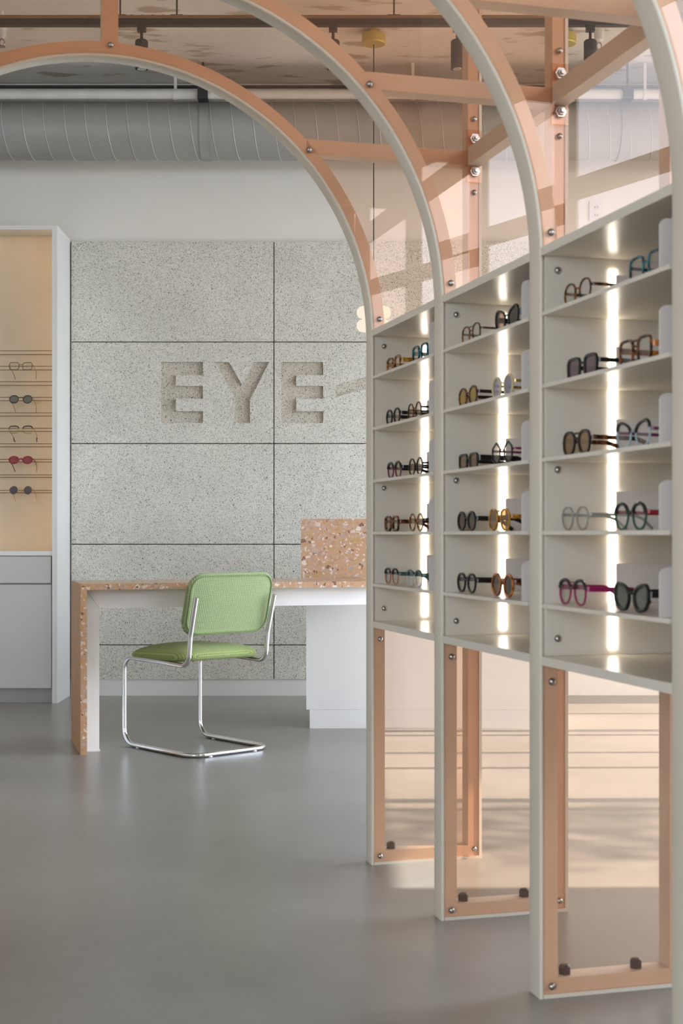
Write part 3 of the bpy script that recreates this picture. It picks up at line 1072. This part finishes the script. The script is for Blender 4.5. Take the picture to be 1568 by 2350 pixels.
# ------------------------------------------------------------------ cantilever chair
chair = thing('cantilever_chair', 'green woven cantilever chair with chrome tube frame facing the desk', 'chair',
              (-.652, 6.37, 0), (0, 0, math.atan2(.67, .742)))
hw, tr = .212, .0108
half = [(hw + .002, -.292, .690), (hw, -.245, .520), (hw, -.232, .392), (hw, -.06, .398), (hw, .262, .404), (hw, .262, tr), (hw, -.262, tr)]
rad = [0, .10, .055, 0, .055, .07, 0]
path = half + [(-x, y, z) for x, y, z in half[::-1]]
rad = rad[:-1] + [.07, .07] + rad[:-1][::-1]
path_f = fillet(path, rad, 8)
MB().tube(path_f, tr, 12).build('tube_frame', M['chrome'], chair, angle=60)
for s in (1, -1):
    for y in (-.235, .15):
        MB().lathe([(.0005, 0), (.012, 0), (.012, .004), (.009, .008), (.0005, .008)], 10, (s * (hw - (.09 if y < 0 else 0)), y if y > 0 else -.262, -.0005)).build('glide', M['lip'], chair)

def cushion(w, h, r, rings, deform):
    """rings: (inset, height). inset grows inwards; closed on both sides"""
    vs, fs = [], []
    m = None
    for ins, hh in rings:
        ww, h2 = max(w - 2*ins, .004), max(h - 2*ins, .004)
        pts = rrect(ww, h2, max(min(r - ins * .6, ww/2 - .001, h2/2 - .001), .001), 8)
        m = len(pts)
        vs += [deform(x, y, hh) for x, y in pts]
    for i in range(len(rings) - 1):
        for k in range(m):
            l = (k + 1) % m
            fs.append((i*m+k, i*m+l, (i+1)*m+l, (i+1)*m+k))
    fs.append(tuple(reversed(range(m))))
    fs.append(tuple((len(rings)-1)*m + k for k in range(m)))
    return MB().add(vs, fs)
def dome(t, tb, edge, half):
    R_ = [(half * .97, tb), (half * .7, tb), (half * .35, tb), (edge * .9, tb), (edge * .4, tb + .004), (0.001, tb + (t - tb) * .3), (0, tb + (t - tb) * .5),
          (.002, tb + (t - tb) * .7)]
    for f in (.5, 1.0, 1.8, 3.0):
        R_.append((edge * f, t * (1 - .25 * math.exp(-1.2 * f))))
    R_ += [(half * .5, t * 1.06), (half * .75, t * 1.09), (half * .97, t * 1.1)]
    return R_
# seat: x across, y depth
def seat_def(x, y, h):
    front = max(0, (y + .02) / .25)
    return (x, y + .022, .410 + h - .024 * front ** 2 - .010 * (abs(x) / .22) ** 2)
SR = [(.215, .0), (.12, .0), (.05, .0), (.022, .002), (.008, .009), (.001, .018), (0, .024), (.001, .030), (.005, .037), (.012, .0435), (.022, .0485),
      (.036, .053), (.055, .057), (.08, .0605), (.11, .0632), (.15, .065), (.19, .0655), (.215, .0655)]
cushion(.445, .455, .085, SR, seat_def).build('seat', M['fab_seat'], chair, angle=60)
# backrest: x across, second axis = height; h points backwards (towards the sitter's back = -y)
TILT = math.radians(14)
def back_def(x, z, h):
    y = -(h) - .022 * (x / .23) ** 2 * -1.0
    zz = z
    yy = y
    return (x, -.232 + yy * math.cos(TILT) - zz * math.sin(TILT), .655 + zz * math.cos(TILT) + (-yy) * math.sin(TILT) * -1 * 0 + yy * 0)
def back_ring():
    return [(.135, .0), (.09, -.001), (.05, -.002), (.02, .0), (.008, .004), (.001, .010), (0, .018), (.001, .026), (.006, .032), (.012, .034), (.016, .0325), (.03, .033), (.07, .034), (.10, .034), (.135, .034)]
cushion(.462, .280, .070, back_ring(), back_def).build('backrest', M['fab_back'], chair, angle=60)
pts = [Vector(back_def(x, z, .0345)) for x, z in rrect(.438, .256, .060, 8)]
MB().tube(pts, .0032, 6, True).build('piping', M['piping'], chair)

# ------------------------------------------------------------------ wall cabinet at the left
CX0, CX1, CYF = -2.75, -1.610, 8.022
cab = thing('display_cabinet', 'tall white display cabinet with warm lit niche left of the panel wall', 'cabinet', ((CX0 + CX1) / 2, CYF, 0))
ox, oy = (CX0 + CX1) / 2, CYF
def cb(nm, mat, x0, x1, y0, y1, z0, z1, bevel=.001, parent=None):
    return bx(nm, mat, parent or cab, x0 - ox, x1 - ox, y0 - oy, y1 - oy, z0, z1, bevel)
CT = 2.706
cb('side_panel', M['white'], CX1 - .012, CX1, CYF, 8.415, 0, CT)
cb('side_panel', M['white'], CX0, CX0 + .012, CYF, 8.415, 0, CT)
cb('face_frame', M['white'], CX1 - .030, CX1 - .0125, CYF, CYF + .022, 0, CT - .0225)
cb('face_frame', M['white'], CX0 + .0125, CX0 + .030, CYF, CYF + .022, 0, CT - .0225)
cb('face_frame', M['white'], CX0 + .0125, CX1 - .0125, CYF, CYF + .022, CT - .022, CT - .0125)
cb('top_panel', M['white'], CX0 + .0125, CX1 - .0125, CYF, 8.415, CT - .012, CT)
cb('back_panel', M['oakback'], CX0 + .0125, CX1 - .0125, 8.24, 8.255, .836, CT - .0125)
cb('niche_floor', M['white'], CX0 + .0305, CX1 - .0305, CYF + .004, 8.239, .836, .846)
cb('front_upstand', M['white'], CX0 + .0305, CX1 - .0305, CYF + .004, CYF + .012, .8465, .862)
cb('drawer', M['grey_front'], CX0 + .034, CX1 - .038, CYF + .008, CYF + .028, .681, .832, .0015)
cb('door', M['grey_front'], CX0 + .034, CX1 - .036, CYF + .008, CYF + .028, .085, .671, .0015)
cb('carcass', M['kick'], CX0 + .031, CX1 - .031, CYF + .030, 8.40, .08, .834)
cb('plinth', M['kick'], CX0 + .031, CX1 - .031, CYF + .045, 8.38, 0, .079)
for i in range(10):
    z = 2.005 - .0886 * i
    for y, dz in ((8.085, 0), (8.172, -.011)):
        r_ = MB().tube([(CX0 + .014 - ox, y - oy, z + dz), (CX1 - .014 - ox, y - oy, z + dz)], .0021, 8).build('rod', M['rod'], cab)
for a_, b_ in ((CX1 - .0285, CX1 - .0145), (CX0 + .0145, CX0 + .0285)):
    cb('warm_strip', M['warm_led'], a_, b_, CYF + .0225, CYF + .026, .90, CT - .06, 0)
cb('warm_strip', M['warm_led'], CX0 + .05, CX1 - .05, CYF + .024, CYF + .034, CT - .016, CT - .0125, 0)
cb('warm_strip', M['warm_led'], CX0 + .05, CX1 - .05, CYF + .0125, CYF + .018, .8465, .852, 0)

def hang(zbot, **kw):
    g_ = glasses(loc=(-1.828, 8.062, zbot - .002), rot=(-math.radians(17), 0, 0), group='eyewear hung on the cabinet rods', **kw)
    g_.scale = (1.12, 1.0, 1.2)
HZ = lambda y: CAM_H + (1225 - y) / 403.5
hang(HZ(848), label='thin gold wire square eyeglasses on topmost cabinet rods', kind='square', frame='bronze', a=.0245, b=.0185, rim=.0011, temple='gold', tt=.0022)
hang(HZ(925), label='round black rimmed sunglasses with mirrored lenses on cabinet rods', kind='panto', frame='black', lens='mirror', a=.0225, b=.0195, rim=.0016, temple='gold', tt=.0022, gap=.022)
hang(HZ(994), label='black browline eyeglasses with gold wire on cabinet rods', kind='brow', frame='gold', a=.0255, b=.0185, rim=.001, upper='black', temple='gold', tt=.003, tip='black', gap=.018)
hang(HZ(1064), label='oval red sunglasses with rose lenses on cabinet rods', kind='oval', frame='red', lens='rose', a=.0245, b=.0175, rim=.0034, temple='bronze', tt=.0035)
hang(HZ(1134), label='rimless round violet grey sunglasses on lowest cabinet rods', kind='round', frame='gold', lens='violet', a=.0205, b=.0205, rim=.0008, temple='gold', tt=.0022, gap=.030)

# ------------------------------------------------------------------ ceiling services
duct = thing('spiral_duct', 'round grey spiral ventilation duct running along the back wall', 'duct', (0, 8.10, 3.262))
RD = .162
MB().lathe([(RD - .003, XL + .02), (RD, XL + .02), (RD, XR - .02), (RD - .003, XR - .02)], 48, axis='x').build('duct_body', M['duct'], duct)
hel = []
pitch = .1175
n_turn = int((XR - XL - .1) / pitch)
for i in range(n_turn * 28 + 1):
    a = 2 * PI * i / 28
    hel.append((XL + .05 + pitch * i / 28, -(RD + .0005) * math.cos(a), -(RD + .0005) * math.sin(a)))
MB().tube(hel, .0028, 5).build('spiral_seam', M['seam'], duct)
for sx in (-.775, 1.6):
    mb = MB()
    N = 40
    v = []
    for i in range(N):
        a = 2 * PI * i / N
        for r, xx in ((RD + .0045, -.026), (RD + .0045, .026)):
            v.append((sx + xx, r * math.cos(a), r * math.sin(a)))
    mb.add(v, [(2*i, 2*i+1, 2*((i+1) % N)+1, 2*((i+1) % N)) for i in range(N)])
    mb.build('hanger_strap', M['duct'], duct)
    bx('hanger_clamp', M['black'], duct, sx - .028, sx + .028, -.215, -.14, .122, .196, .003)
    MB().tube([(sx, -.175, .19), (sx, -.175, ZC - 3.262 - .002)], .006, 8).build('hanger_rod', M['black'], duct)

pp = thing('conduit_pipe', 'pale painted pipe running above the round duct', 'pipe', (0, 7.93, 3.42))
MB().tube([(XL + .03, 0, 0), (XR - .03, 0, 0)], .026, 16).build('pipe', M['pipe'], pp)
for x in (-2.0, -.93, .4, 1.7):
    MB().lathe([(.027, -.012), (.030, -.012), (.030, .012), (.027, .012)], 18, (x, 0, 0), 'x').build('clip', M['pipe'], pp)
    bx('clip_bracket', M['pipe'], pp, x - .008, x + .008, -.004, .004, .028, ZC - 3.42 - .002, .001)
p2 = MB().tube([(XL + .03, 7.97, 3.475), (XR - .03, 7.97, 3.475)], .009, 10).build('black_conduit', M['black'], None)
p2['label'], p2['category'] = 'thin black conduit running directly above the pale pipe', 'conduit'

TY, TZ = 6.75, 3.40
tk = thing('light_track', 'black suspended lighting track crossing below the concrete ceiling', 'light track', (0, TY, TZ))
bx('track_rail', M['black'], tk, -2.8, 2.8, -.018, .018, -.020, .010, .001)
bx('track_channel', M['rod'], tk, -2.8, 2.8, -.020, .020, .0102, .026, .001)
for x in (-2.2, -1.055, -.785, .25, 1.5, 2.4):
    MB().tube([(x, 0, .026), (x, 0, ZC - TZ - .002)], .004, 8).build('suspension_rod', M['black'], tk)
    bx('rod_plate', M['black'], tk, x - .03, x + .03, -.014, .014, .0262, .031, .001)
for x in (-1.0, -.95, -.9, -.85):
    MB().lathe([(.0005, .0262), (.008, .0262), (.006, .033), (.0005, .034)], 10, (x, 0, 0)).build('track_screw', M['black'], tk)
SPL = ['leftmost black track spotlight, above the arch strut', 'second black track spotlight from the left on the ceiling track',
       'third black track spotlight from the left, behind the pink arches', 'rightmost black track spotlight seen through the pink acrylic']
for i, (x, tl) in enumerate(((-.953, 0), (-.040, 0), (.552, 0), (1.186, 0))):
    sp = thing('track_spotlight', SPL[i], 'spotlight', (x, TY, TZ - .0205), group='spotlights on the ceiling track')
    bx('adapter', M['black'], sp, -.020, .020, -.016, .016, -.026, -.0005, .002)
    MB().tube([(0, 0, -.026), (0, 0, -.072)], .007, 10).build('stem', M['black'], sp)
    MB().lathe([(.0005, -.068), (.026, -.068), (.031, -.074), (.031, -.205), (.028, -.205), (.027, -.19), (.0005, -.19)], 24).build('housing', M['black'], sp)
    MB().lathe([(.0005, -.191), (.026, -.191), (.022, -.206), (.0005, -.211)], 20).build('lens', M['steel'], sp)

PL = ['opal two-disc pendant lamp glowing beside the farthest arch', 'second pendant lamp with olive canopy, seen right of the arch posts']
for i, x in enumerate((.169, 1.168)):
    pd = thing('pendant_lamp', PL[i], 'pendant lamp', (x, 7.42, ZC), group='pendant lamps over the counter')
    MB().lathe([(.0005, -.002), (.030, -.002), (.030, -.022), (.062, -.026), (.063, -.070), (.058, -.076), (.0005, -.077)], 28).build('canopy', M['brass'], pd)
    MB().tube([(0, 0, -.077), (0, 0, -1.452)], .003, 8).build('cable', M['black'], pd)
    for z in (-1.450, -1.519):
        h = .062
        MB().lathe([(.0005, z), (.060, z), (.080, z - .006), (.0895, z - .020), (.0895, z - .042), (.080, z - .056), (.060, z - h), (.0005, z - h)], 36).build('glass_disc', M['lamp'], pd, angle=60)
    MB().lathe([(.0005, -1.512), (.02, -1.512), (.02, -1.519), (.0005, -1.519)], 16).build('spacer', M['brass'], pd)

SL = ['pale sprinkler head hanging from the ceiling at the upper left', 'pale sprinkler head hanging beside the rightmost track spotlight']
for i, (x, y) in enumerate(((-1.715, 7.15), (1.31, 7.20))):
    sk = thing('sprinkler', SL[i], 'sprinkler', (x, y, ZC), group='ceiling sprinklers')
    MB().lathe([(.0005, -.001), (.012, -.001), (.012, -.075), (.024, -.075), (.026, -.085), (.024, -.13), (.014, -.14), (.0005, -.142)], 18).build('coupling', M['pipe'], sk)
    MB().tube([(.012 * math.cos(a), 0, -.160 + .018 * math.sin(a)) for a in [2*PI*j/16 for j in range(16)]], .003, 6, True).build('yoke', M['steel'], sk)
    MB().lathe([(.0005, -.178), (.018, -.178), (.018, -.182), (.0005, -.182)], 14).build('deflector', M['steel'], sk)

# ------------------------------------------------------------------ street tree outside the right-hand window
tree = thing('street_tree', 'leafy street tree outside the right-hand window', 'tree', (7.2, 4.70, -.16))
MB().tube([(0, 0, 0), (.05, 0, 1.6), (-.05, .05, 3.2), (.05, .0, 5.2)], .10, 10, scales=[1.2, 1, .8, .3]).build('trunk', M['bark'], tree)
rnd = random.Random(3)
for k in range(9):
    a = rnd.uniform(0, 2 * PI)
    h0 = rnd.uniform(3.2, 4.8)
    e = (math.cos(a) * rnd.uniform(.5, 1.0), math.sin(a) * rnd.uniform(.3, .6), h0 + rnd.uniform(.5, 1.4))
    MB().tube([(0, 0, h0), (e[0] * .5, e[1] * .5, (h0 + e[2]) / 2 + .1), e], .025, 6, scales=[1, .7, .3]).build('branch', M['bark'], tree)
mb = MB()
for k in range(1700):
    while True:
        p = Vector((rnd.uniform(-1.2, 1.2), rnd.uniform(-.55, .45), rnd.uniform(4.0, 6.6)))
        if ((p.x / 1.2)**2 + (p.y / .55)**2 + ((p.z - 5.3) / 1.3)**2) < 1:
            break
    d = Vector((rnd.gauss(0, 1), rnd.gauss(0, 1), rnd.gauss(-.3, .6))).normalized()
    s = d.cross(Vector((rnd.gauss(0, 1), rnd.gauss(0, 1), rnd.gauss(0, 1)))).normalized()
    l, w = rnd.uniform(.07, .12), .027
    nn = d.cross(s) * .004
    mb.add([p, p + d*l*.5 + s*w + nn, p + d*l, p + d*l*.5 - s*w + nn], [(0, 1, 2, 3)])
fo = mb.build('foliage', M['leaf'], tree)
fo['kind'] = 'stuff'
